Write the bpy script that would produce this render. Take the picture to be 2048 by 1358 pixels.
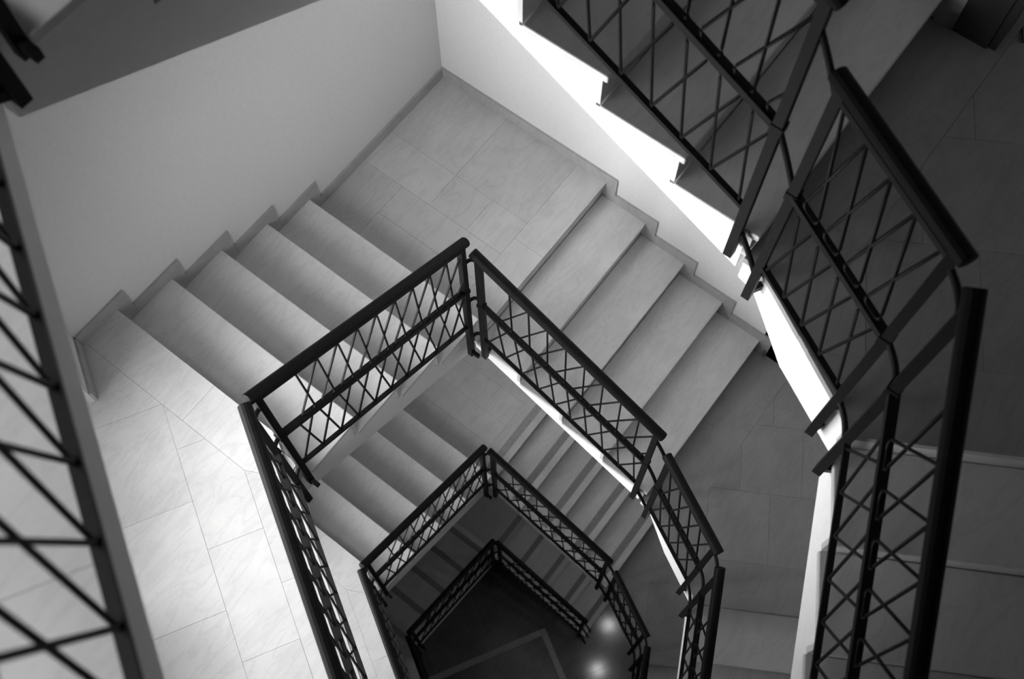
import bpy, math, random
from mathutils import Vector, Matrix

scene = bpy.context.scene
for o in list(bpy.data.objects):
    bpy.data.objects.remove(o)
col = scene.collection
random.seed(7)

# ------------------------------------------------------------------ measures
RH = 0.15633            # riser height
G = 0.30                # going
H = 20 * RH             # storey height
SL = RH / G
U0 = 1.1845             # first nosing of the flight along the left wall (x)
V0 = 1.2234             # top nosing of the flight along the right wall (y)
UE = 1.2073             # stone edge of the right flight (x)
VE = 1.2139             # stone edge of the left flight (y)
ZF = 5 * RH             # left floor above corner landing
ZR = -5 * RH            # right floor below corner landing
LEV = {'A': H, 'B': 0.0, 'C': -H, 'D': -2 * H}
ZG = -2 * H + ZR        # ground floor
c30, s30 = math.cos(math.radians(30)), 0.5
E60 = Vector((0.5, c30)); N60 = Vector((-c30, 0.5))     # left floor edge, towards the well
E30 = Vector((c30, 0.5)); W30 = Vector((-0.5, c30))     # long flight, away from the well

# ------------------------------------------------------------------ camera
cam_d = bpy.data.cameras.new('camera'); cam = bpy.data.objects.new('camera', cam_d); col.objects.link(cam)
CAMR = Matrix(((-0.6082301,0.7937487,-0.0043726),(0.7345456,0.5607593,-0.3820886),(-0.3008304,-0.2356097,-0.9241153)))
CAMPOS = Vector((2.902383,2.782244,5.474576))
FPX = 2178.569
M = Matrix((CAMR[0], -CAMR[1], -CAMR[2])).transposed()
cam.matrix_world = Matrix.Translation(CAMPOS) @ M.to_4x4()
cam_d.sensor_fit = 'HORIZONTAL'; cam_d.sensor_width = 36.0
cam_d.lens = FPX / 2048 * 36.0
cam_d.clip_start = 0.05; cam_d.clip_end = 100
cam_d.dof.use_dof = True; cam_d.dof.focus_distance = 4.9; cam_d.dof.aperture_fstop = 3.2
scene.camera = cam

# ------------------------------------------------------------------ world, window light and added fill
w = bpy.data.worlds.new('sky'); scene.world = w; w.use_nodes = True
bg = w.node_tree.nodes['Background']; bg.inputs[0].default_value = (0.8, 0.8, 0.8, 1); bg.inputs[1].default_value = 0.0
WIN_T0, WIN_T1, WIN_OFF, WIN_H = 0.30, 3.05, 0.0, 2.3     # along the outer wall from its corner
WALL0 = Vector((2.62, 0.0))
# each left floor has a tall window of five casements; window light enters there, with fill lights added beside it
DAY_AND_FILL = []  # storey, casement, watts, tilt below horizontal, spread, travel direction in plan
for lv, s in (('A', 0.19), ('B', 1.0), ('C', 0.60)):
    DAY_AND_FILL += [(lv, 0, 18.5 * s, 16, 88, (-.93, .37)), (lv, 1, 18.5 * s, 16, 88, (-.93, .37)),
            (lv, 2, 9.0 * (s if lv != 'A' else 0.10), 0, 80, (-.97, .24)), (lv, 3, 9.0 * (s if lv != 'A' else 0.10), 0, 80, (-.97, .24))]
    s2 = {'A': 1.1, 'B': 1.0, 'C': 0.75}[lv]
    DAY_AND_FILL += [(lv, k_, p_ * s2, 78, 50, (-.866, .5)) for k_, p_ in ((0, 0.5), (1, 1.35), (2, 1.3), (3, 1.3), (4, 1.3))]  # steep narrow fill lights, added to brighten the left floors
DAY_AND_FILL += [('B', 3, 4.0, 25, 70, (-.9, -.43)), ('B', 4, 4.0, 25, 70, (-.9, -.43)), ('C', 4, 3.0, 25, 70, (-.9, -.43))]  # added fill aimed at the plaster side of the left flight
DAY_AND_FILL.append(('D', 2, 0.2, 78, 50, (-.866, .5)))  # weak steep fill added over the lowest left floor
for lv, k, power, tilt, spread, az in DAY_AND_FILL:
    ld = bpy.data.lights.new('daylight_or_fill', 'AREA'); ld.shape = 'RECTANGLE'
    ld.size = 0.40; ld.size_y = WIN_H - 0.25; ld.energy = power * 1.3; ld.spread = math.radians(spread)
    lo = bpy.data.objects.new('daylight_or_fill', ld); col.objects.link(lo)
    ct, st = math.cos(math.radians(-tilt)), math.sin(math.radians(-tilt))
    p = WALL0 + E60 * (WIN_T0 + 0.30 + 0.535 * k) + N60 * (-0.06 if tilt < 30 else -0.05)
    if tilt > 30: ld.size_y = 0.8
    lo.location = (p.x, p.y, LEV[lv] + ZF + (0.02 + WIN_H / 2 if tilt < 30 else WIN_H - 0.45))
    dz = Vector(az).normalized()
    zx = -Vector((dz.x * ct, dz.y * ct, st)); xx = Vector((0, 0, 1)).cross(zx).normalized(); yy = zx.cross(xx)
    lo.rotation_euler = Matrix((xx, yy, zx)).transposed().to_euler()
scene.view_settings.view_transform = 'Standard'; scene.view_settings.look = 'None'
scene.view_settings.exposure = 0.0; scene.view_settings.gamma = 1.0
scene.view_settings.use_curve_mapping = False

# ------------------------------------------------------------------ materials
def mat(name, base, rough=0.5, var=0.0, scale=8.0, veins=0.0, bump=0.0, rnd=0.0, metal=0.0, spec=0.5, detail=6.0):
    m = bpy.data.materials.new(name); m.use_nodes = True
    nt = m.node_tree; b = nt.nodes['Principled BSDF']
    b.inputs['Roughness'].default_value = rough; b.inputs['Metallic'].default_value = metal
    b.inputs['Specular IOR Level'].default_value = spec
    tc = nt.nodes.new('ShaderNodeTexCoord')
    nz = nt.nodes.new('ShaderNodeTexNoise'); nz.inputs['Scale'].default_value = scale; nz.inputs['Detail'].default_value = detail
    nt.links.new(tc.outputs['Object'], nz.inputs['Vector'])
    mr = nt.nodes.new('ShaderNodeMapRange'); mr.inputs[1].default_value = 0.3; mr.inputs[2].default_value = 0.7
    mr.inputs[3].default_value = base * (1 - var); mr.inputs[4].default_value = base * (1 + var)
    nt.links.new(nz.outputs['Fac'], mr.inputs[0]); val = mr.outputs[0]
    if veins > 0:
        mp = nt.nodes.new('ShaderNodeMapping'); mp.inputs['Scale'].default_value = (1.3, 5.0, 1.3)
        mp.inputs['Rotation'].default_value = (0, 0, 0.25)
        nt.links.new(tc.outputs['Object'], mp.inputs['Vector'])
        n2 = nt.nodes.new('ShaderNodeTexNoise'); n2.inputs['Scale'].default_value = 2.2; n2.inputs['Detail'].default_value = 9
        n2.inputs['Distortion'].default_value = 1.4
        nt.links.new(mp.outputs[0], n2.inputs['Vector'])
        r2 = nt.nodes.new('ShaderNodeValToRGB')
        e = r2.color_ramp.elements
        e[0].position = 0.44; e[0].color = (1, 1, 1, 1); e[1].position = 0.56; e[1].color = (1, 1, 1, 1)
        k = e.new(0.50); k.color = (1 - veins,) * 3 + (1,)
        nt.links.new(n2.outputs['Fac'], r2.inputs[0])
        mu = nt.nodes.new('ShaderNodeMath'); mu.operation = 'MULTIPLY'
        nt.links.new(val, mu.inputs[0]); nt.links.new(r2.outputs[0], mu.inputs[1]); val = mu.outputs[0]
        # small dark pits of the stone
        n3 = nt.nodes.new('ShaderNodeTexNoise'); n3.inputs['Scale'].default_value = 55; n3.inputs['Detail'].default_value = 3
        nt.links.new(tc.outputs['Object'], n3.inputs['Vector'])
        r3 = nt.nodes.new('ShaderNodeMapRange'); r3.inputs[1].default_value = 0.30; r3.inputs[2].default_value = 0.42
        r3.inputs[3].default_value = 1 - veins * 0.8; r3.inputs[4].default_value = 1
        nt.links.new(n3.outputs['Fac'], r3.inputs[0])
        m3 = nt.nodes.new('ShaderNodeMath'); m3.operation = 'MULTIPLY'
        nt.links.new(val, m3.inputs[0]); nt.links.new(r3.outputs[0], m3.inputs[1]); val = m3.outputs[0]
    if rnd > 0:
        oi = nt.nodes.new('ShaderNodeObjectInfo')
        r4 = nt.nodes.new('ShaderNodeMapRange'); r4.inputs[3].default_value = 1 - rnd; r4.inputs[4].default_value = 1 + rnd
        nt.links.new(oi.outputs['Random'], r4.inputs[0])
        m4 = nt.nodes.new('ShaderNodeMath'); m4.operation = 'MULTIPLY'
        nt.links.new(val, m4.inputs[0]); nt.links.new(r4.outputs[0], m4.inputs[1]); val = m4.outputs[0]
    nt.links.new(val, b.inputs['Base Color'])
    if bump > 0:
        bp = nt.nodes.new('ShaderNodeBump'); bp.inputs['Strength'].default_value = bump; bp.inputs['Distance'].default_value = 0.004
        nt.links.new(nz.outputs['Fac'], bp.inputs['Height']); nt.links.new(bp.outputs[0], b.inputs['Normal'])
    return m

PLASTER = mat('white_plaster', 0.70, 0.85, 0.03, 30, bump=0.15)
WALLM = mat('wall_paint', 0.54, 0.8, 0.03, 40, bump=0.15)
STONE = mat('pale_marble', 0.40, 0.42, 0.07, 5, veins=0.09, rnd=0.05, spec=0.4)
STONE_SHADED = mat('pale_marble_shaded', 0.24, 0.42, 0.07, 5, veins=0.09, rnd=0.05, spec=0.4)  # darker copy of the pale marble; the right floor's dimness put into colour
TREADM = mat('tread_marble', 0.50, 0.42, 0.06, 5, veins=0.09, rnd=0.03, spec=0.4)
SKIRT = mat('skirting_marble', 0.30, 0.5, 0.06, 6, veins=0.09, rnd=0.03, spec=0.4)
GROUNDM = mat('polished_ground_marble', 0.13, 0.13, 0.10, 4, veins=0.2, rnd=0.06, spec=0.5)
INLAY = mat('inlay_marble', 0.32, 0.3, 0.05, 6, veins=0.1)
JOINT = mat('joint_mortar', 0.24, 0.9, 0.1, 30)
IRON = mat('black_iron', 0.006, 0.55, 0.25, 40, bump=0.1, spec=0.16)
RAILM = mat('black_handrail', 0.005, 0.55, 0.25, 25, spec=0.12)
STRIP = mat('anti_slip_strip', 0.22, 0.9, 0.15, 60)
DARKBOARD = mat('dark_board', 0.02, 0.5, 0.3, 10)
METAL = mat('lamp_metal', 0.4, 0.4, 0.05, 10, metal=1.0)
FRAMEM = mat('window_frame_paint', 0.6, 0.5, 0.04, 20)
def emis(name, s):
    m = bpy.data.materials.new(name); m.use_nodes = True; b = m.node_tree.nodes['Principled BSDF']
    b.inputs['Base Color'].default_value = (.9, .9, .9, 1); b.inputs['Emission Color'].default_value = (1, 1, 1, 1)
    b.inputs['Emission Strength'].default_value = s; return m
GLOBE = emis('opal_lamp_glass', 32.0)
GLASS = bpy.data.materials.new('window_glass'); GLASS.use_nodes = True
_b = GLASS.node_tree.nodes['Principled BSDF']; _b.inputs['Transmission Weight'].default_value = 1.0
_b.inputs['Roughness'].default_value = 0.02; _b.inputs['Base Color'].default_value = (.95, .95, .95, 1)

# ------------------------------------------------------------------ helpers
def tag(o, label=None, cat=None, group=None, kind=None):
    if label: o['label'] = label
    if cat: o['category'] = cat
    if group: o['group'] = group
    if kind: o['kind'] = kind
    return o

def empty(name, base):
    o = bpy.data.objects.new(name, None); o.location = base; o.empty_display_size = 0.1
    col.objects.link(o); return o

def wbase(o):
    v = Vector(o.location)
    while o.parent:
        o = o.parent; v = v + Vector(o.location)
    return v

def meshobj(name, verts, faces, m, parent=None, base=None, smooth=False):
    b = wbase(parent) if parent else Vector(base if base else (0, 0, 0))
    me = bpy.data.meshes.new(name)
    me.from_pydata([tuple(Vector(v) - b) for v in verts], [], faces)
    me.validate(); me.update()
    if smooth: me.polygons.foreach_set('use_smooth', [True] * len(me.polygons))
    me.materials.append(m)
    o = bpy.data.objects.new(name, me); col.objects.link(o)
    if parent: o.parent = parent
    else: o.location = b
    return o

def prism(poly, z0, z1):
    """poly counter-clockwise plan polygon -> verts, faces"""
    n = len(poly)
    a = sum(poly[i][0] * poly[(i + 1) % n][1] - poly[(i + 1) % n][0] * poly[i][1] for i in range(n))
    if a < 0: poly = poly[::-1]
    v = [(p[0], p[1], z0) for p in poly] + [(p[0], p[1], z1) for p in poly]
    f = [tuple(range(n - 1, -1, -1)), tuple(range(n, 2 * n))]
    f += [(i, (i + 1) % n, n + (i + 1) % n, n + i) for i in range(n)]
    return v, f

def box(x0, x1, y0, y1, z0, z1):
    return prism([(x0, y0), (x1, y0), (x1, y1), (x0, y1)], z0, z1)

def sweep(poly, fn, d0, d1):
    """2-D polygon (a, z) extruded along d; fn(a, d, z) -> world"""
    n = len(poly)
    ar = sum(poly[i][0] * poly[(i + 1) % n][1] - poly[(i + 1) % n][0] * poly[i][1] for i in range(n))
    if ar < 0: poly = poly[::-1]
    v = [fn(a, d0, z) for a, z in poly] + [fn(a, d1, z) for a, z in poly]
    f = [tuple(range(n - 1, -1, -1)), tuple(range(n, 2 * n))]
    f += [(i, (i + 1) % n, n + (i + 1) % n, n + i) for i in range(n)]
    e1 = Vector(v[1]) - Vector(v[0])
    # fix orientation if mapping mirrors
    t = Vector(fn(1, 0, 0)) - Vector(fn(0, 0, 0)); dd = Vector(fn(0, 1, 0)) - Vector(fn(0, 0, 0))
    if t.cross(Vector((0, 0, 1))).dot(dd) < 0:
        f = [q[::-1] for q in f]
    return v, f

def tube(pts, r, n=8, flat=1.0, cap=True):
    """tube along a polyline; flat scales the vertical radius"""
    pts = [Vector(p) for p in pts]; v = []; f = []
    for i, p in enumerate(pts):
        if i == 0: t = pts[1] - p
        elif i == len(pts) - 1: t = p - pts[i - 1]
        else: t = (pts[i + 1] - p).normalized() + (p - pts[i - 1]).normalized()
        t.normalize()
        a = t.cross(Vector((0, 0, 1)))
        if a.length < 1e-4: a = Vector((1, 0, 0))
        a.normalize(); b = a.cross(t).normalized()
        for k in range(n):
            q = 2 * math.pi * (k + 0.5) / n
            v.append(p + a * math.cos(q) * r + b * math.sin(q) * r * flat)
    m = len(pts)
    for i in range(m - 1):
        for k in range(n):
            f.append((i * n + k, i * n + (k + 1) % n, (i + 1) * n + (k + 1) % n, (i + 1) * n + k))
    if cap:
        f.append(tuple(range(n))[::-1]); f.append(tuple(range((m - 1) * n, m * n)))
    f = [q[::-1] for q in f]
    return v, f

def bar(p0, p1, wdt, hgt):
    """rectangular bar with vertical sides from p0 to p1"""
    p0 = Vector(p0); p1 = Vector(p1); t = (p1 - p0).normalized()
    a = t.cross(Vector((0, 0, 1)))
    if a.length < 1e-4: a = Vector((1, 0, 0))
    a.normalize(); b = a.cross(t)
    v = []
    for p in (p0, p1):
        for sa, sb in ((-1, -1), (1, -1), (1, 1), (-1, 1)):
            v.append(p + a * sa * wdt / 2 + b * sb * hgt / 2)
    return v, [(0, 1, 2, 3), (7, 6, 5, 4), (0, 4, 5, 1), (1, 5, 6, 2), (2, 6, 7, 3), (3, 7, 4, 0)]

def bevel(o, wd=0.004, seg=2):
    b = o.modifiers.new('bevel', 'BEVEL'); b.width = wd; b.segments = seg; b.limit_method = 'ANGLE'; return o

def clip(poly, a, b, c):
    """keep a*x+b*y<=c"""
    out = []
    for i in range(len(poly)):
        p = poly[i]; q = poly[(i + 1) % len(poly)]
        dp = a * p[0] + b * p[1] - c; dq = a * q[0] + b * q[1] - c
        if dp <= 0: out.append(p)
        if dp * dq < 0:
            t = dp / (dp - dq); out.append((p[0] + t * (q[0] - p[0]), p[1] + t * (q[1] - p[1])))
    return out

def area(p):
    return abs(sum(p[i][0] * p[(i + 1) % len(p)][1] - p[(i + 1) % len(p)][0] * p[i][1] for i in range(len(p)))) / 2

def shrink(poly, g):
    """inset a convex polygon by g"""
    n = len(poly)
    s = sum(poly[i][0] * poly[(i + 1) % n][1] - poly[(i + 1) % n][0] * poly[i][1] for i in range(n))
    if s < 0: poly = poly[::-1]
    out = poly
    for i in range(n):
        p = poly[i]; q = poly[(i + 1) % n]
        dx, dy = q[0] - p[0], q[1] - p[1]; L = math.hypot(dx, dy)
        if L < 1e-5: continue
        a, b = dy / L, -dx / L
        out = clip(out, a, b, a * p[0] + b * p[1] - g)
        if len(out) < 3: return []
    return out

def copy_tree(o, parent=None, dz=0.0):
    c = o.copy(); col.objects.link(c); c.parent = parent
    if parent is None: c.location.z += dz
    for ch in kids[o.name]:
        copy_tree(ch, c)
    return c
kids = {}
def index_kids():
    kids.clear()
    for o in bpy.data.objects: kids.setdefault(o.name, [])
    for o in bpy.data.objects:
        if o.parent: kids[o.parent.name].append(o)

STOREY = {'A': 'on the storey nearest the viewer', 'B': 'one storey below the viewer',
          'C': 'two storeys below the viewer', 'D': 'on the lowest storey'}

# ------------------------------------------------------------------ walls, ceiling, ground
ZTOP = LEV['A'] + ZF + 2.75
def wallseg(name, a, b, z0, z1, thick, label, m=WALLM):
    """wall with its room face on a->b; thickness to the right of a->b"""
    a = Vector(a); b = Vector(b); t = (b - a).normalized(); n = Vector((t.y, -t.x))
    v, f = prism([tuple(a), tuple(b), tuple(b + n * thick), tuple(a + n * thick)], z0, z1)
    o = meshobj(name, v, f, m, base=(a.x, a.y, z0))
    return tag(o, label, 'wall', kind='structure')
# well is to the left of each directed segment
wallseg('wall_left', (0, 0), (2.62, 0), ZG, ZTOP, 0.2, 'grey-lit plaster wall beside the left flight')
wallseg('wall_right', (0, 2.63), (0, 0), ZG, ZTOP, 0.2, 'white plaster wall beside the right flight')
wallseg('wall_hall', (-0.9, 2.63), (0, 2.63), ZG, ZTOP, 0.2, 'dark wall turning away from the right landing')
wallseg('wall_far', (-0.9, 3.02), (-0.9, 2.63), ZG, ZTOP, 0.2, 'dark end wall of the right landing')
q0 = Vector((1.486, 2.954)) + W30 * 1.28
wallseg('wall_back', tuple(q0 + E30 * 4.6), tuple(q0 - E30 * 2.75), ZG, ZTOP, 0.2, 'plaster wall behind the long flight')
# outer wall of the left floors: piers and lintel bands between the tall windows
pA = WALL0; pB = WALL0 + E60 * WIN_T0; pC = WALL0 + E60 * WIN_T1; pD = WALL0 + E60 * 6.9
wallseg('wall_outer', tuple(pA), tuple(pB), ZG, ZTOP, 0.4, 'narrow plaster pier at the left floor corner')
wallseg('wall_outer', tuple(pC), tuple(pD), ZG, ZTOP, 0.4, 'plaster pier beyond the tall windows')
zz = [ZG]
for lv in 'DCBA':
    zz += [LEV[lv] + ZF - 0.03, LEV[lv] + ZF + WIN_H]
zz.append(ZTOP)
for i in range(0, len(zz), 2):
    wallseg('wall_outer', tuple(pB), tuple(pC), zz[i], zz[i + 1], 0.4, ['plaster parapet below the lowest left floor', 'plaster band above the lowest tall window', 'plaster band above the window two storeys below', 'plaster band above the window one storey below', 'plaster band above the window nearest the viewer'][i // 2])
q1 = q0 + E30 * 4.6
wallseg('wall_end', tuple(pD), tuple(q1), ZG, ZTOP, 0.2, 'plaster wall closing the stairwell behind the viewer')
# windows: frame, mullions, panes
for i, lv in enumerate('ABCD'):
    z0 = LEV[lv] + ZF; z1 = z0 + WIN_H
    base = WALL0 + E60 * WIN_T0
    wn = empty('window_%d' % (i + 1), (base.x, base.y, z0))
    tag(wn, 'tall glazed window lighting the left floor ' + STOREY[lv], 'window', kind='structure')
    off = -N60 * 0.27
    def wp(t, z): 
        p = WALL0 + E60 * t + off; return (p.x, p.y, z)
    for t in (WIN_T0 + .03, WIN_T0 + .565, WIN_T0 + 1.10, WIN_T0 + 1.635, WIN_T0 + 2.17, WIN_T1 - .03):
        meshobj('window_frame', *bar(wp(t, z0), wp(t, z1), .06, .05), FRAMEM, wn)
    for z in (z0 + .04, z0 + 1.0, z1 - .03):
        meshobj('window_frame', *bar(wp(WIN_T0, z), wp(WIN_T1, z), .05, .06), FRAMEM, wn)
    ts = [WIN_T0 + .06, WIN_T0 + .535, WIN_T0 + .595, WIN_T0 + 1.07, WIN_T0 + 1.13, WIN_T0 + 1.605, WIN_T0 + 1.665, WIN_T0 + 2.14, WIN_T0 + 2.2, WIN_T1 - .06]
    for k in range(5):
        for za, zb in ((z0 + .07, z0 + .97), (z0 + 1.03, z1 - .06)):
            mid = (za + zb) / 2
            meshobj('pane', *bar(wp(ts[2 * k], mid), wp(ts[2 * k + 1], mid), .006, zb - za), GLASS, wn)
cv, cf = prism([(-1.2, -0.3), (3.2, -0.3), (6.6, 5.6), (5.2, 7.0), (2.5, 6.6), (-1.2, 4.2)], ZTOP, ZTOP + 0.15)
tag(meshobj('ceiling', cv, cf, WALLM, base=(0, 0, ZTOP)), 'white ceiling above the stairwell', 'ceiling', kind='structure')
# ground floor
gp = [(-1.1, -0.1), (2.75, -0.1), (6.4, 5.5), (5.1, 6.8), (2.5, 6.4), (-1.1, 4.1)]
gv, gf = prism(gp, ZG - 0.15, ZG - 0.012)
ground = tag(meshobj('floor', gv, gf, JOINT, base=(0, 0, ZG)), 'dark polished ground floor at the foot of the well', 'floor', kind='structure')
GC = Vector((1.377, 2.01)); GX = E60; GY = Vector((c30, -0.5))      # inlay corner and its two sides
def gslab(poly, m, name):
    poly = shrink(poly, 0.0015)
    if len(poly) > 2 and area(poly) > 0.003:
        v, f = prism(poly, ZG - 0.012, ZG); meshobj(name, v, f, m, ground)
def grect(a0, a1, b0, b1):
    return [tuple(GC + GX * a + GY * b) for a, b in ((a0, b0), (a1, b0), (a1, b1), (a0, b1))]
BW = 0.07
gslab(grect(0, 2.6, 0, BW), INLAY, 'inlay_strip'); gslab(grect(0, BW, BW, 2.2), INLAY, 'inlay_strip')
gslab(grect(2.6 - BW, 2.6, BW, 2.2), INLAY, 'inlay_strip'); gslab(grect(BW, 2.6 - BW, 2.2 - BW, 2.2), INLAY, 'inlay_strip')
k = 0
for i in range(5):
    for j in range(5):
        a0 = BW + i * (2.46 / 5); b0 = BW + j * (2.06 / 5)
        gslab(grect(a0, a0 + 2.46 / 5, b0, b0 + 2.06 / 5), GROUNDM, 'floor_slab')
GHP = []
n = len(gp)
for i in range(n):
    p, q = gp[i], gp[(i + 1) % n]; dx, dy = q[0] - p[0], q[1] - p[1]
    GHP.append((dy, -dx, dy * p[0] - dx * p[1]))
def gclip(poly):
    for a, b, c in GHP:
        poly = clip(poly, a, b, c)
        if len(poly) < 3: return []
    return poly
for i in range(-4, 9):
    for j in range(-7, 7):
        a0, b0 = i * 0.65, j * 0.65
        cells = []
        a1, b1 = a0 + 0.65, b0 + 0.65
        # cut away the inlaid rectangle 0..2.6 x 0..2.2
        if a1 <= 0 or a0 >= 2.6 or b1 <= 0 or b0 >= 2.2: cells = [(a0, a1, b0, b1)]
        else:
            if b1 > 2.2: cells.append((a0, a1, 2.2, b1))
            if b0 < 0: cells.append((a0, a1, b0, 0))
        for cc in cells:
            p = gclip(grect(*cc))
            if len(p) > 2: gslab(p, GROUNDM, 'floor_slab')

# ------------------------------------------------------------------ floors of one storey (built on storey B)
def slab_pieces(parent, polys, z, m=STONE, name='floor_slab', gap=0.0006):
    for p in polys:
        q_ = shrink(p, gap)
        if len(q_) > 2 and area(q_) > 0.96 * area(p) - 0.004: p = q_      # concave slabs keep their outline
        if len(p) > 2 and area(p) > 0.002:
            v, f = prism(p, z - 0.03, z + random.uniform(-0.0006, 0.0)); meshobj(name, v, f, m, parent)

# corner landing
lv_, lf_ = box(0, UE - 0.016, 0, VE - 0.016, -0.22, -0.0302)
landing = tag(meshobj('floor', lv_, lf_, PLASTER, base=(0.6, 0.6, -0.22)), 'x', 'floor', kind='structure')
mv, mf = box(0.002, UE - 0.02, 0.002, VE - 0.02, -0.03, -0.012); meshobj('mortar_bed', mv, mf, JOINT, landing)
XR = U0 + 0.02
polys = [
    [(0, 0), (.50, 0), (.50, .50), (0, .50)], [(.50, 0), (.745, 0), (.745, .50), (.50, .50)], [(.745, 0), (XR, 0), (XR, .30), (.745, .30)],
    [(0, .50), (.50, .50), (.50, 1.02), (0, 1.02)], [(.50, .50), (.745, .50), (.745, .77), (.50, .77)], [(.50, .77), (.745, .77), (.745, 1.02), (.50, 1.02)],
    [(.745, .30), (.96, .30), (.96, 1.02), (.745, 1.02)], [(.96, .30), (XR, .30), (XR, 1.02), (.96, 1.02)],
    [(0, 1.02), (.62, 1.02), (.62, V0), (0, V0)], [(.62, 1.02), (UE, 1.02), (UE, V0), (.62, V0)]]
slab_pieces(landing, polys, 0.0)

# right floor
O_A = Vector((UE, 2.47)); O_B = Vector((1.486, 2.954)); SD0 = 2.805
def Dp(s, wd): 
    p = O_B + E30 * (s - 2.764) + W30 * wd; return (p.x, p.y)
V4 = V0 + 4 * G
dn_in = Dp(SD0, 0); dn_out = Dp(SD0, 1.28)
rp = [(0, V4 - 0.0195), (UE, V4 - 0.0195), tuple(O_A), tuple(O_B), dn_in, dn_out, tuple(Vector(dn_out) - E30 * 2.35), (-0.9, 2.63), (0, 2.63)]
def inset_edge(poly, e):   # pull the well edge back for the plaster core
    out = []
    for p in poly: out.append(p)
    return out
core = [(0, V4 - 0.0195), (UE - .016, V4 - 0.0195), (UE - .016, 2.474), tuple(O_B + Vector((-.014, .008)) + W30 * .008), Dp(SD0 - .02, .016), Dp(SD0 - .02, 1.28), tuple(Vector(Dp(SD0 - .02, 1.28)) - E30 * 2.33), (-0.9, 2.63), (0, 2.63)]
VH = 2.68                                     # the soffit of the right flight runs on under the landing up to here
oh = O_A + (O_B - O_A) * ((VH - O_A.y) / (O_B.y - O_A.y)) + Vector((-.014, .008))
core_main = [(0, VH), tuple(oh)] + core[3:]
v, f = prism(core_main, ZR - 0.31, ZR - 0.0302)
rfloor = tag(meshobj('floor', v, f, PLASTER, base=(1.0, 2.8, ZR)), 'x', 'floor', kind='structure')
hv = [(0, V4 - .0195), (UE - .016, V4 - .0195), (UE - .016, 2.474), tuple(oh), (0, VH)]
v, f = prism(hv, -1, ZR - 0.0302)
zb0 = -(V4 - .0195 - V0) * SL - .325
v = [(p[0], p[1], (zb0 + (ZR - .31 - zb0) * (p[1] - V4 + .0195) / (VH - V4 + .0195)) if p[2] < -.99 else p[2]) for p in v]
meshobj('slab_haunch', v, f, PLASTER, rfloor)
core2 = [(0.0, V4 - 0.018), (UE - .03, V4 - 0.018), (UE - .03, 2.47), tuple(O_B + Vector((-.03, .02))), Dp(SD0 - .03, .03), Dp(SD0 - .03, 1.27), tuple(Vector(Dp(SD0 - .03, 1.27)) - E30 * 2.33), (-0.88, 2.64), (0, 2.64)]
v, f = prism(core2, ZR - 0.03, ZR - 0.012); meshobj('mortar_bed', v, f, JOINT, rfloor)
strip1 = [(0, V4 - 0.0195), (UE, V4 - 0.0195), (UE, 2.47), (UE + .126, 2.688), (0, 2.688)]
SJ = 2.544
HPR = [(c30, -0.5, c30 * O_B.x - 0.5 * O_B.y),                             # O edge
       (0, -1, -2.688),
       (E30.x, E30.y, E30.x * Dp(SJ, 0)[0] + E30.y * Dp(SJ, 0)[1]),
       (W30.x, W30.y, W30.x * dn_out[0] + W30.y * dn_out[1]),
       (-1, 0, 0.9)]
pol = []
pol.append([(0, V4 - .0195), (.58, V4 - .0195), (.58, 2.688), (0, 2.688)])
pol.append([(-.9, 2.63), (0, 2.63), (0, 2.688), (-.9, 2.688)])
pol.append([(.58, V4 - .0195), (UE, V4 - .0195), (UE, 2.47), (UE + .1259, 2.688), (.58, 2.688)])
# strip next to the long flight
spc = [tuple(O_A + (O_B - O_A) * .545), tuple(O_B), Dp(SD0, 0), Dp(SD0, .64), Dp(SJ, .64)]
pol.append(spc); pol.append([Dp(SJ, .64), Dp(SD0, .64), Dp(SD0, 1.28), Dp(SJ, 1.28)])
for i in range(-7, 1):
    for j in range(-2, 5):
        s1 = SJ + i * 0.42; w0_ = 0.05 + j * 0.36 + (0.18 if i % 2 else 0)
        p = [Dp(s1 - .42, w0_), Dp(s1, w0_), Dp(s1, w0_ + .36), Dp(s1 - .42, w0_ + .36)]
        for hp in HPR:
            p = clip(p, *hp)
            if len(p) < 3: break
        if len(p) > 2: pol.append(p)
slab_pieces(rfloor, pol, ZR, STONE_SHADED)

# left floor
F_C = Vector((2.499, VE))            # stone corner at the well
def Fp(t, off):
    p = F_C + E60 * t + N60 * off; return (p.x, p.y)
U4 = U0 + 4 * G
TEND = 2.95
f_end = Fp(TEND, 0); d_end = Dp(SD0 + 10 * G - 0.3, 0); d_end_o = Dp(SD0 + 10 * G - 0.3, 1.28)
wall_end_p = WALL0 + E60 * 6.85
fp = [(U4 + .04, 0), (2.62, 0), tuple(wall_end_p), tuple(q1 - E30 * .05), tuple(q0 + E30 * 2.85), d_end, (f_end[0] - .014, f_end[1] + .008)]
corec = Vector((2.51, VE - .016))
core = [(2.5105, 0), (2.62, 0), tuple(wall_end_p), tuple(q1 - E30 * .05), d_end_o, d_end, Fp(TEND, -.016), Fp(0.0, -.016), (2.5105, VE - .016)]
v, f = prism(core, ZF - 0.22, ZF - 0.0302)
lfloor = tag(meshobj('floor', v, f, PLASTER, base=(2.8, 0.8, ZF)), 'x', 'floor', kind='structure')
core2 = [(U4 + .045, 0.004), (2.615, 0.002), tuple(wall_end_p), tuple(q1 - E30 * .06), d_end_o, d_end, Fp(TEND, -.03), Fp(0.0, -.03), (U4 + .045, VE - .03)]
v, f = prism(core2, ZF - 0.03, ZF - 0.012); meshobj('mortar_bed', v, f, JOINT, lfloor)
UJ = 2.596
pol = [[(U4, 0), (UJ, 0), (UJ, .70), (U4, .70)],
       [(U4, .70), (UJ, .70), (UJ, VE + (UJ - F_C.x) * 2 * c30 * 0 ), (U4, VE)]]
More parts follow.
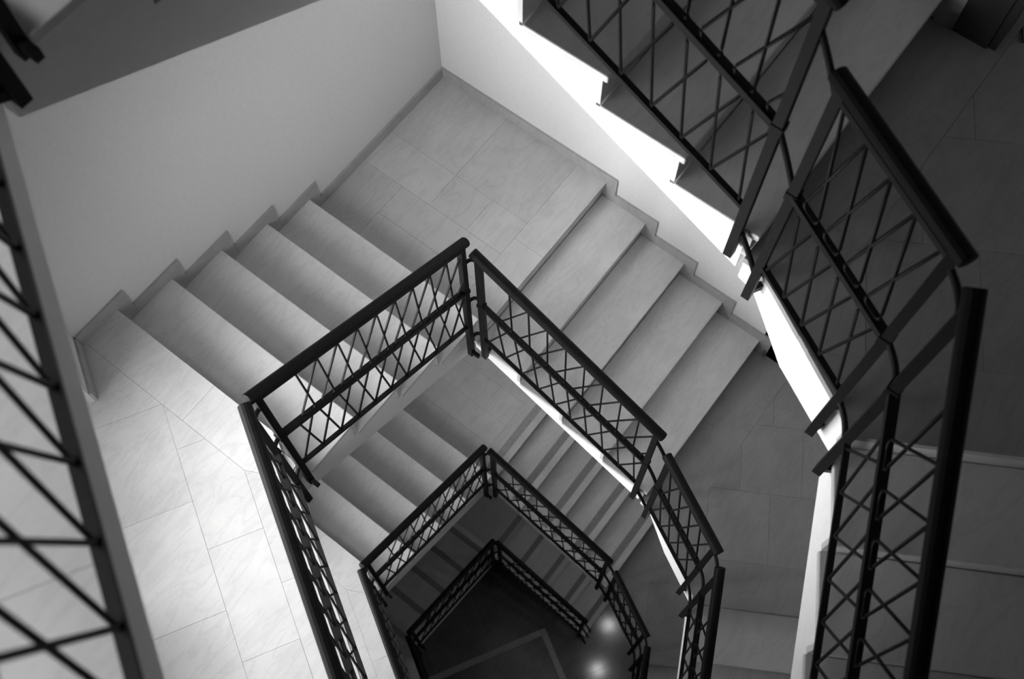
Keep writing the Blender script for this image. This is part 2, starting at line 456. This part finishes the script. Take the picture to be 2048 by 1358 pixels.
# first strip keeps clear of the bevelled well corner: cut by the well edge line
edge = (N60.x, N60.y, N60.x * F_C.x + N60.y * F_C.y)
pol = [clip([(U4, 0), (UJ, 0), (UJ, .64), (U4, .64)], *edge), clip([(U4, .64), (UJ, .64), (UJ, 1.0217), (2.499, VE), (U4, VE)], *edge)]
ujc = (-1, 0, -UJ)
def strip(o0, o1, t0, t1):
    return clip([Fp(t0, o0), Fp(t1, o0), Fp(t1, o1), Fp(t0, o1)], *ujc)
# well-edge strip (starts at the short oblique joint)
e0 = [(UJ, 1.0217), (2.499, VE), Fp(.42, 0), Fp(.42, -.18)]
pol.append(e0)
for t0, t1 in ((.42, 1.05), (1.05, 1.7), (1.7, 2.35), (2.35, 2.95)): pol.append([Fp(t0, 0), Fp(t1, 0), Fp(t1, -.18), Fp(t0, -.18)])
tj = [-.9, -.325, .162, .67, 1.18, 1.69, 2.2, 2.7, 3.2, 3.7]
for a, b in zip(tj, tj[1:]): pol.append(strip(-.18, -.432, a, b))
tj = [-1.6, -1.08, -.56, -.07, .44, .95, 1.46, 1.97, 2.48, 3.0, 3.5]
for a, b in zip(tj, tj[1:]): pol.append(clip(strip(-.432, -.795, a, b), 0, -1, 0))
for t0 in (3.0, 3.6, 4.2): 
    pol.append([Fp(t0, -.0), Fp(t0 + .6, -.0), Fp(t0 + .6, -.8), Fp(t0, -.8)]) if t0 > 3.65 else None
for a in range(5):
    t0 = -0.943 + 0.006 + WIN_T0 + a * 0.55 + 0.09; pol.append([Fp(t0, -.796), Fp(min(t0 + .55, -0.943 + WIN_T1 + .09), -.796), Fp(min(t0 + .55, -0.943 + WIN_T1 + .09), -1.05), Fp(t0, -1.05)])
slab_pieces(lfloor, [p for p in pol if p and len(p) > 2], ZF)

# ------------------------------------------------------------------ flights
def make_flight(name, fn, nos, zs, d_edge, d_wall, soffit, n_tread, extra_top):
    """nos: nosing positions going DOWN (a coordinate), zs: tread heights; fn(a, d, z) -> world.
       d_edge stone edge, d_wall wall side. n_tread treads between n_tread+1 risers."""
    b = fn(nos[len(nos) // 2], (d_edge + d_wall) / 2, zs[-1])
    t = empty(name, b)
    sg = 1 if d_edge > d_wall else -1
    body = d_edge - sg * 0.016
    for k in range(len(nos)):
        # riser under nosing k (nosing 0 belongs to the floor above)
        za = zs[k] - 0.0305; zb = (zs[k + 1] if k + 1 < len(zs) else zs[k] - RH) + 0.0005
        poly = [(nos[k] - .04, zb), (nos[k] - .02, zb), (nos[k] - .02, za), (nos[k] - .04, za)]
        meshobj('riser', *sweep(poly, fn, d_wall, d_edge - sg * .006), TREADM, t)
        if k >= 1:
            poly = [(nos[k - 1] - .0185, zs[k] - .03), (nos[k], zs[k] - .03), (nos[k], zs[k]), (nos[k - 1] - .0185, zs[k])]
            o = meshobj('tread', *sweep(poly, fn, d_wall, d_edge), TREADM, t); bevel(o, .005, 2)
    # plaster body with stepped top and sloping soffit
    prof = []
    last = len(nos) - 1
    prof.append((nos[0] - .0405 - extra_top, zs[0] - .031)) if extra_top else None
    prof.append((nos[0] - .0405, zs[0] - .031))
    for k in range(len(nos)):
        zb = (zs[k + 1] if k + 1 < len(zs) else zs[k] - RH) - .031
        prof.append((nos[k] - .0405, zb))
        if k < last: prof.append((nos[k + 1] - .0405, zb))
    # soffit from lower end back to upper end
    aL = nos[last] - .0405; zL = zs[last] - soffit + 0.02
    prof.append((aL, min(zL, prof[-1][1] - .02)))
    prof.append((nos[0] - .0405 - extra_top, zs[0] - soffit + 0.02 + extra_top * SL))
    meshobj('stair_body', *sweep(prof, fn, d_wall, body), PLASTER, t)
    return t

# left flight: downhill is -u ; a = -u
fnL = lambda a, d, z: (-a, d, z)
nosL = [-(U0 + k * G) for k in (4, 3, 2, 1, 0)]
zsL = [RH * (k + 1) for k in (4, 3, 2, 1, 0)]
flightL = make_flight('stair_flight', fnL, nosL, zsL, VE, 0.002, 0.385, 4, 0.085)
fnR = lambda a, d, z: (d, a, z)
nosR = [V0 + k * G for k in range(5)]
zsR = [-k * RH for k in range(5)]
flightR = make_flight('stair_flight', fnR, nosR, zsR, UE, 0.002, 0.288, 4, 0.0)
def fnD(a, d, z):
    p = Dp(a, d); return (p[0], p[1], z)
nosD = [SD0 + k * G for k in range(10)]
zsD = [ZR - k * RH for k in range(10)]
flightD = make_flight('stair_flight', fnD, nosD, zsD, 0.0, 1.278, 0.39, 9, 0.0)

# ------------------------------------------------------------------ stepped skirtings (storey B)
SK = 0.085; ST = 0.014
def skirting(name, pieces, fn, base):
    o0 = None
    e = empty(name, base); e['kind'] = 'structure'; e['category'] = 'baseboard'
    for poly in pieces:
        meshobj('skirting_board', *sweep(poly, fn, 0.0, ST), SKIRT, e)
    return e
fS = lambda a, d, z: (a, d, z)
pc = [[(ST, 0), (U0 - .072, 0), (U0 - .072, SK), (ST, SK)]]
for k in range(5):
    z = RH * (k + 1); u = U0 + k * G; zl = RH * k
    un = (U0 + (k + 1) * G - .072) if k < 4 else 2.612
    # horizontal board on the tread and upright against the riser
    pc.append([(u - .0722 + .0004, z + .0), (un - .0004, z + .0), (un - .0004, z + SK), (u - .0722 + .0004, z + SK)])
    pc.append([(u - .0718, zl), (u + .0, zl), (u + .0, z - .0004), (u - .0718, z - .0004)])
skL = skirting('baseboard_left', pc, fS, (1.2, 0, 0))
fS2 = lambda a, d, z: (d, a, z)
pc = [[(0.0, 0), (V0 + .0716, 0), (V0 + .0716, SK), (0.0, SK)]]
for k in range(5):
    v_ = V0 + k * G; z = -k * RH; zl = -(k + 1) * RH
    pc.append([(v_ + .0, zl), (v_ + .0716, zl), (v_ + .0716, z - .0004), (v_ + .0, z - .0004)])
    if k < 4: pc.append([(v_ + .072, zl), (v_ + G + .0716, zl), (v_ + G + .0716, zl + SK), (v_ + .072, zl + SK)])
    else: pc.append([(v_ + .072, zl), (2.47, zl), (2.47, zl + SK), (v_ + .072, zl + SK)])
skR = skirting('baseboard_right', pc, fS2, (0, 1.2, 0))
def fS3(a, d, z):
    p = WALL0 + E60 * a + N60 * d; return (p.x, p.y, z)
skO = skirting('baseboard_outer', [[(0.01, ZF), (WIN_T0, ZF), (WIN_T0, ZF + SK), (0.01, ZF + SK)]], fS3, (2.62, 0, ZF))
# flat dark boards over the end of the right wall
cs = empty('trim_1', (0, 2.55, ZR)); tag(cs, 'x', 'door casing', kind='structure')
meshobj('end_board', *box(0.0005, 0.012, 2.455, 2.629, ZR, ZR + 2.05), DARKBOARD, cs)
meshobj('end_board_return', *box(-0.14, -0.0005, 2.6305, 2.66, ZR, ZR + 2.05), DARKBOARD, cs)

# ------------------------------------------------------------------ railings
BR = 0.0052
def make_railing(P0, P1, z0, sl, q_top, q_mid, q_bot, foot0, foot1, lean, nbar_dir, ext0=.035, ext1=.035, pitch=.1145):
    """P0 uphill end, P1 downhill end (plan). z0 = nosing-line height at P0."""
    P0 = Vector(P0); P1 = Vector(P1); e = (P1 - P0); L = e.length; e.normalize()
    n = Vector((e.y, -e.x)) * nbar_dir      # towards the fascia
    def pt(a, q, out=0.0):
        p = P0 + e * a + n * out; return Vector((p.x, p.y, z0 - sl * a + q))
    t = empty('stair_railing', pt(L / 2, 0))
    hv, hf = tube([pt(-ext0, q_top), pt(L + ext1, q_top)], .0265, 14, .86)
    bevel(meshobj('handrail', hv, hf, RAILM, t, smooth=False), .004, 2)
    meshobj('top_rail', *bar(pt(0.012, q_top - .05), pt(L - .012, q_top - .05), .016, .02), IRON, t)
    meshobj('middle_rail', *bar(pt(0.012, q_mid), pt(L - .012, q_mid), .03, .024), IRON, t)
    meshobj('bottom_rail', *bar(pt(0.012, q_bot), pt(L - .012, q_bot), .02, .016), IRON, t)
    for a, ft in ((0, foot0), (L, foot1)):
        p = pt(a, 0)
        po = meshobj('post', *bar((p.x, p.y, ft), (p.x, p.y, p.z + q_top - .012), .03, .03), IRON, t)
        # orient the square post with the panel
        for zb in (ft + .035, ):
            b0 = pt(a, 0, .012); b1 = pt(a, 0, .055)
            meshobj('mounting_bracket', *bar((b0.x, b0.y, zb), (b1.x, b1.y, zb), .02, .03), IRON, po)
        for q in (q_mid, ):
            c = pt(a, q); cc = pt(a, q, -.0)
            meshobj('clamp', *bar((c.x, c.y, c.z - .016), (c.x, c.y, c.z + .016), .038, .038), IRON, po)
    # lattice
    nV = max(3, round((L - .05) / pitch)); a0 = .03; p = (L - .06) / nV
    hw = .034
    lo_c = .5 * p + lean[0]; up_c = lo_c + lean[1]
    qm0 = q_mid - .013; qm1 = q_mid + .013; qv = q_bot + .01; qt = q_top - .058
    # lower loop: V_k -> downhill hook corner -> rail -> uphill hook corner -> V_{k+1}
    def loop(pts):
        return tube(pts, BR, 6)
    base = pt(a0, 0)
    low = [pt(a0, qv), pt(a0 + lo_c + hw - .003, qm0 - .034), pt(a0 + lo_c + hw + .001, qm0 - .018), pt(a0 + lo_c + hw - .004, qm0 - .004), pt(a0 + lo_c + hw - .016, qm0 + .003),
           pt(a0 + lo_c - hw + .016, qm0 + .003), pt(a0 + lo_c - hw + .004, qm0 - .004), pt(a0 + lo_c - hw - .001, qm0 - .018), pt(a0 + lo_c - hw + .003, qm0 - .038), pt(a0 + p, qv)]
    v0 = lo_c + lean[1] + lean[2]
    upp = [pt(a0 + v0 - .5 * p, qt), pt(a0 + up_c + hw - .003, qm1 + .038), pt(a0 + up_c + hw + .001, qm1 + .018), pt(a0 + up_c + hw - .004, qm1 + .004), pt(a0 + up_c + hw - .016, qm1 - .003),
           pt(a0 + up_c - hw + .016, qm1 - .003), pt(a0 + up_c - hw + .004, qm1 + .004), pt(a0 + up_c - hw - .001, qm1 + .018), pt(a0 + up_c - hw + .003, qm1 + .034), pt(a0 + v0 + .5 * p, qt)]
    first = {}
    for nm, path in (('low', low), ('up', upp)):
        for k in range(nV):
            # keep loops inside the panel
            mx = max((pp.xy - P0).dot(e) for pp in path) + k * p; mn = min((pp.xy - P0).dot(e) for pp in path) + k * p
            cut = mx > L - .004 or mn < .004
            if cut:
                path2 = []
                for pp in path:
                    a = (pp.xy - P0).dot(e); q = pp.z - z0 + sl * a
                    path2.append((a + k * p, q))
                # clip polyline to 0.006..L-0.006
                lo_, hi_ = .008, L - .008
                segs = []; cur = []
                for i in range(len(path2)):
                    a, q = path2[i]
                    if i:
                        a_, q_ = path2[i - 1]
                        for lim in sorted([lo_, hi_], reverse=a < a_):
                            if (a_ - lim) * (a - lim) < 0:
                                tt = (lim - a_) / (a - a_); cur.append((lim, q_ + tt * (q - q_)))
                                if len(cur) > 1 and not (lo_ <= a <= hi_): segs.append(cur); cur = []
                    if lo_ <= a <= hi_: cur.append((a, q))
                if len(cur) > 1: segs.append(cur)
                for sgm in segs:
                    if len(sgm) > 1:
                        meshobj('lattice_bar', *loop([pt(a, q) for a, q in sgm]), IRON, t, smooth=True)
                continue
            if nm not in first:
                o = meshobj('lattice_bar', *loop([pp + Vector((e.x * k * p, e.y * k * p, -sl * k * p)) for pp in path]), IRON, t, smooth=True)
                first[nm] = (o, k)
            else:
                o0, k0 = first[nm]; o = o0.copy(); col.objects.link(o); o.parent = t
                dk = (k - k0) * p; o.location = Vector(o0.location) + Vector((e.x * dk, e.y * dk, -sl * dk))
    return t, pt, L

def connectors(t, ptA, aA, qA, ptB, aB, qB, corner):
    """three bent bars joining neighbouring end posts; corner = plan point the bend goes towards"""
    for qa, qb in zip(qA, qB):
        A = ptA(aA, qa); B = ptB(aB, qb); c = Vector(corner); pts = []
        for i in range(9):
            s = i / 8
            pm = A.xy * (1 - s) ** 2 + c * 2 * s * (1 - s) + B.xy * s ** 2
            pts.append((pm.x, pm.y, A.z * (1 - s) + B.z * s))
        meshobj('connector_bar', *tube(pts, .0095, 8), IRON, t, smooth=True)

LEANS = (.040, .033, -.073 + .0)     # lower hook lean, upper minus lower hook, top vertex offset
Ll = (2.436, 1.239); Lc = (1.292, 1.238); Rc = (1.232, 1.284); Re = (1.232, 2.357)
O1 = (1.243, 2.468); O2 = (1.462, 2.886); D1 = (1.566, 2.973)
zL0 = RH + (Ll[0] - U0) * SL
railL, ptL, lenL = make_railing(Ll, Lc, zL0, SL, .985, .505, .085, .628, -.088, (.040, .033, .073), 1)
zR0 = -(Rc[1] - V0) * SL
railR, ptR, lenR = make_railing(Rc, Re, zR0, SL, 1.065, .545, .11, -.182, -.762, (.040, .033, .073), -1)
railO, ptO, lenO = make_railing(O1, O2, ZR, 0.0, 1.025, .52, .095, ZR - .14, ZR - .27, (0, 0, 0), -1)
D1v = Vector(D1); D2v = D1v + E30 * 2.6
sD1 = 2.764 + (D1v - O_B).dot(E30)
zD0 = ZR - (sD1 - SD0) * SL
railD, ptD, lenD = make_railing(tuple(D1v), tuple(D2v), zD0, SL, 1.045, .53, .105, ZR - .256, ZR - .256 - 2.6 * SL, (.040, .033, .073), -1)
F1v = F_C + E60 * 0.055 + N60 * 0.026; F2v = F1v + E60 * 2.85
railF, ptF, lenF = make_railing(tuple(F1v), tuple(F2v), ZF, 0.0, 1.03, .56, .09, ZF - .20, ZF - .20, (0, 0, 0), 1, pitch=.1213)
connectors(railL, ptL, lenL, (.775, .35, -.10), ptR, 0, (1.01, .59, .14), (1.222, 1.226))
connectors(railR, ptR, lenR, (.955, .545, .0), ptO, 0, (.955, .52, .0), (1.228, 2.412))
connectors(railO, ptO, lenO, (.955, .52, .06), ptD, 0, (.965, .53, .06), (1.505, 2.950))
connectors(railF, ptF, 0, (.92, .56, .09), ptL, 0, (.86, .505, .085), (2.475, 1.244))

# ------------------------------------------------------------------ repeat over the storeys
protos = {'landing': landing, 'rfloor': rfloor, 'lfloor': lfloor, 'L': flightL, 'R': flightR, 'D': flightD,
          'skL': skL, 'skR': skR, 'skO': skO, 'cs': cs, 'railL': railL, 'railR': railR, 'railO': railO, 'railD': railD, 'railF': railF}
LAB = {'landing': ('corner landing paved with marble slabs', 'floor', None),
       'rfloor': ('right floor landing paved with marble slabs, shade put into their colour', 'floor', None),
       'lfloor': ('left floor landing paved with pale marble strips', 'floor', None),
       'L': ('left marble stair flight rising from the corner landing', 'stairs', 'stair flights of the stairwell'),
       'R': ('right marble stair flight descending from the corner landing', 'stairs', 'stair flights of the stairwell'),
       'D': ('long marble stair flight descending from the right floor', 'stairs', 'stair flights of the stairwell'),
       'skL': ('stepped marble skirting along the left wall', 'baseboard', None),
       'skR': ('stepped marble skirting along the right wall', 'baseboard', None),
       'skO': ('short marble skirting at the left floor corner', 'baseboard', None),
       'cs': ('dark board at the end of the right wall', 'door casing', None),
       'railL': ('black iron lattice railing of the left flight', 'railing', 'lattice railings around the well'),
       'railR': ('black iron lattice railing of the right flight', 'railing', 'lattice railings around the well'),
       'railO': ('short level black iron railing of the right floor', 'railing', 'lattice railings around the well'),
       'railD': ('black iron lattice railing of the long flight', 'railing', 'lattice railings around the well'),
       'railF': ('level black iron railing of the left floor', 'railing', 'lattice railings around the well')}
index_kids()
made = {}
for key, o in list(protos.items()):
    for lv in 'BACD':
        if key == 'cs' and lv == 'C': continue
        if lv == 'D' and key in ('rfloor', 'D', 'railO', 'railD', 'cs'): continue
        if key == 'cs':
            if lv == 'A': o.location.z += H; tag(o, LAB[key][0] + ' ' + STOREY[lv], LAB[key][1])
            continue
        c = o if lv == 'B' else copy_tree(o, None, LEV[lv])
        lab, cat, grp = LAB[key]
        tag(c, lab + ' ' + STOREY[lv], cat, grp)
        made[key, lv] = c
bpy.context.view_layer.update()

# ------------------------------------------------------------------ anti-slip strips on the lower flights
def strips(flight, lv, fn, nos, zs, d0, d1, n0=0):
    dz = LEV[lv]
    tr = sorted([c for c in bpy.data.objects if c.parent == flight and c.name.startswith('tread')], key=lambda c: c.name)
    for k in range(n0, len(nos)):
        z = zs[k] + dz
        poly = [(nos[k] - .118, z - .002), (nos[k] - .058, z - .002), (nos[k] - .058, z + .002), (nos[k] - .118, z + .002)]
        par = tr[k - 1] if k >= 1 and k - 1 < len(tr) else flight
        v, f = sweep(poly, fn, d0, d1)
        meshobj('anti_slip_strip', v, f, STRIP, par)
strips(made['R', 'C'], 'C', fnR, nosR, zsR, .06, 1.17)
strips(made['D', 'C'], 'C', fnD, nosD[:6], zsD[:6], .1, 1.2)
strips(made['L', 'D'], 'D', fnL, nosL, zsL, .06, 1.17)
strips(made['R', 'D'], 'D', fnR, nosR, zsR, .06, 1.17)

# ------------------------------------------------------------------ ceiling lamps under the right floor, two storeys down
for (x, y), lab in (((1.055, 2.735), 'opal ceiling lamp under the right floor slab, nearer the well'),
                    ((0.488, 2.51), 'opal ceiling lamp under the right floor slab, nearer the wall')):
    z = LEV['C'] + ZR - 0.31
    t = tag(empty('ceiling_lamp', (x, y, z)), lab, 'lamp', 'ceiling lamps above the ground floor')
    N = 20
    v = []; f = []
    for zz_, r in ((z, .075), (z - .02, .075)):
        v += [(x + r * math.cos(2 * math.pi * i / N), y + r * math.sin(2 * math.pi * i / N), zz_) for i in range(N)]
    f = [(i, N + i, N + (i + 1) % N, (i + 1) % N) for i in range(N)] + [tuple(range(N)), tuple(range(2 * N - 1, N - 1, -1))]
    meshobj('base_plate', v, f, METAL, t)
    v = []; rings = 9
    for j in range(1, rings):
        th = math.pi * j / rings
        v += [(x + .065 * math.sin(th) * math.cos(2 * math.pi * i / N), y + .065 * math.sin(th) * math.sin(2 * math.pi * i / N), z - .078 + .058 * math.cos(th)) for i in range(N)]
    f = []
    for j in range(rings - 2):
        f += [(j * N + i, (j + 1) * N + i, (j + 1) * N + (i + 1) % N, j * N + (i + 1) % N) for i in range(N)]
    f += [tuple(range(N))[::-1], tuple(range((rings - 2) * N, (rings - 1) * N))]
    meshobj('globe', v, f, GLOBE, t, smooth=True)
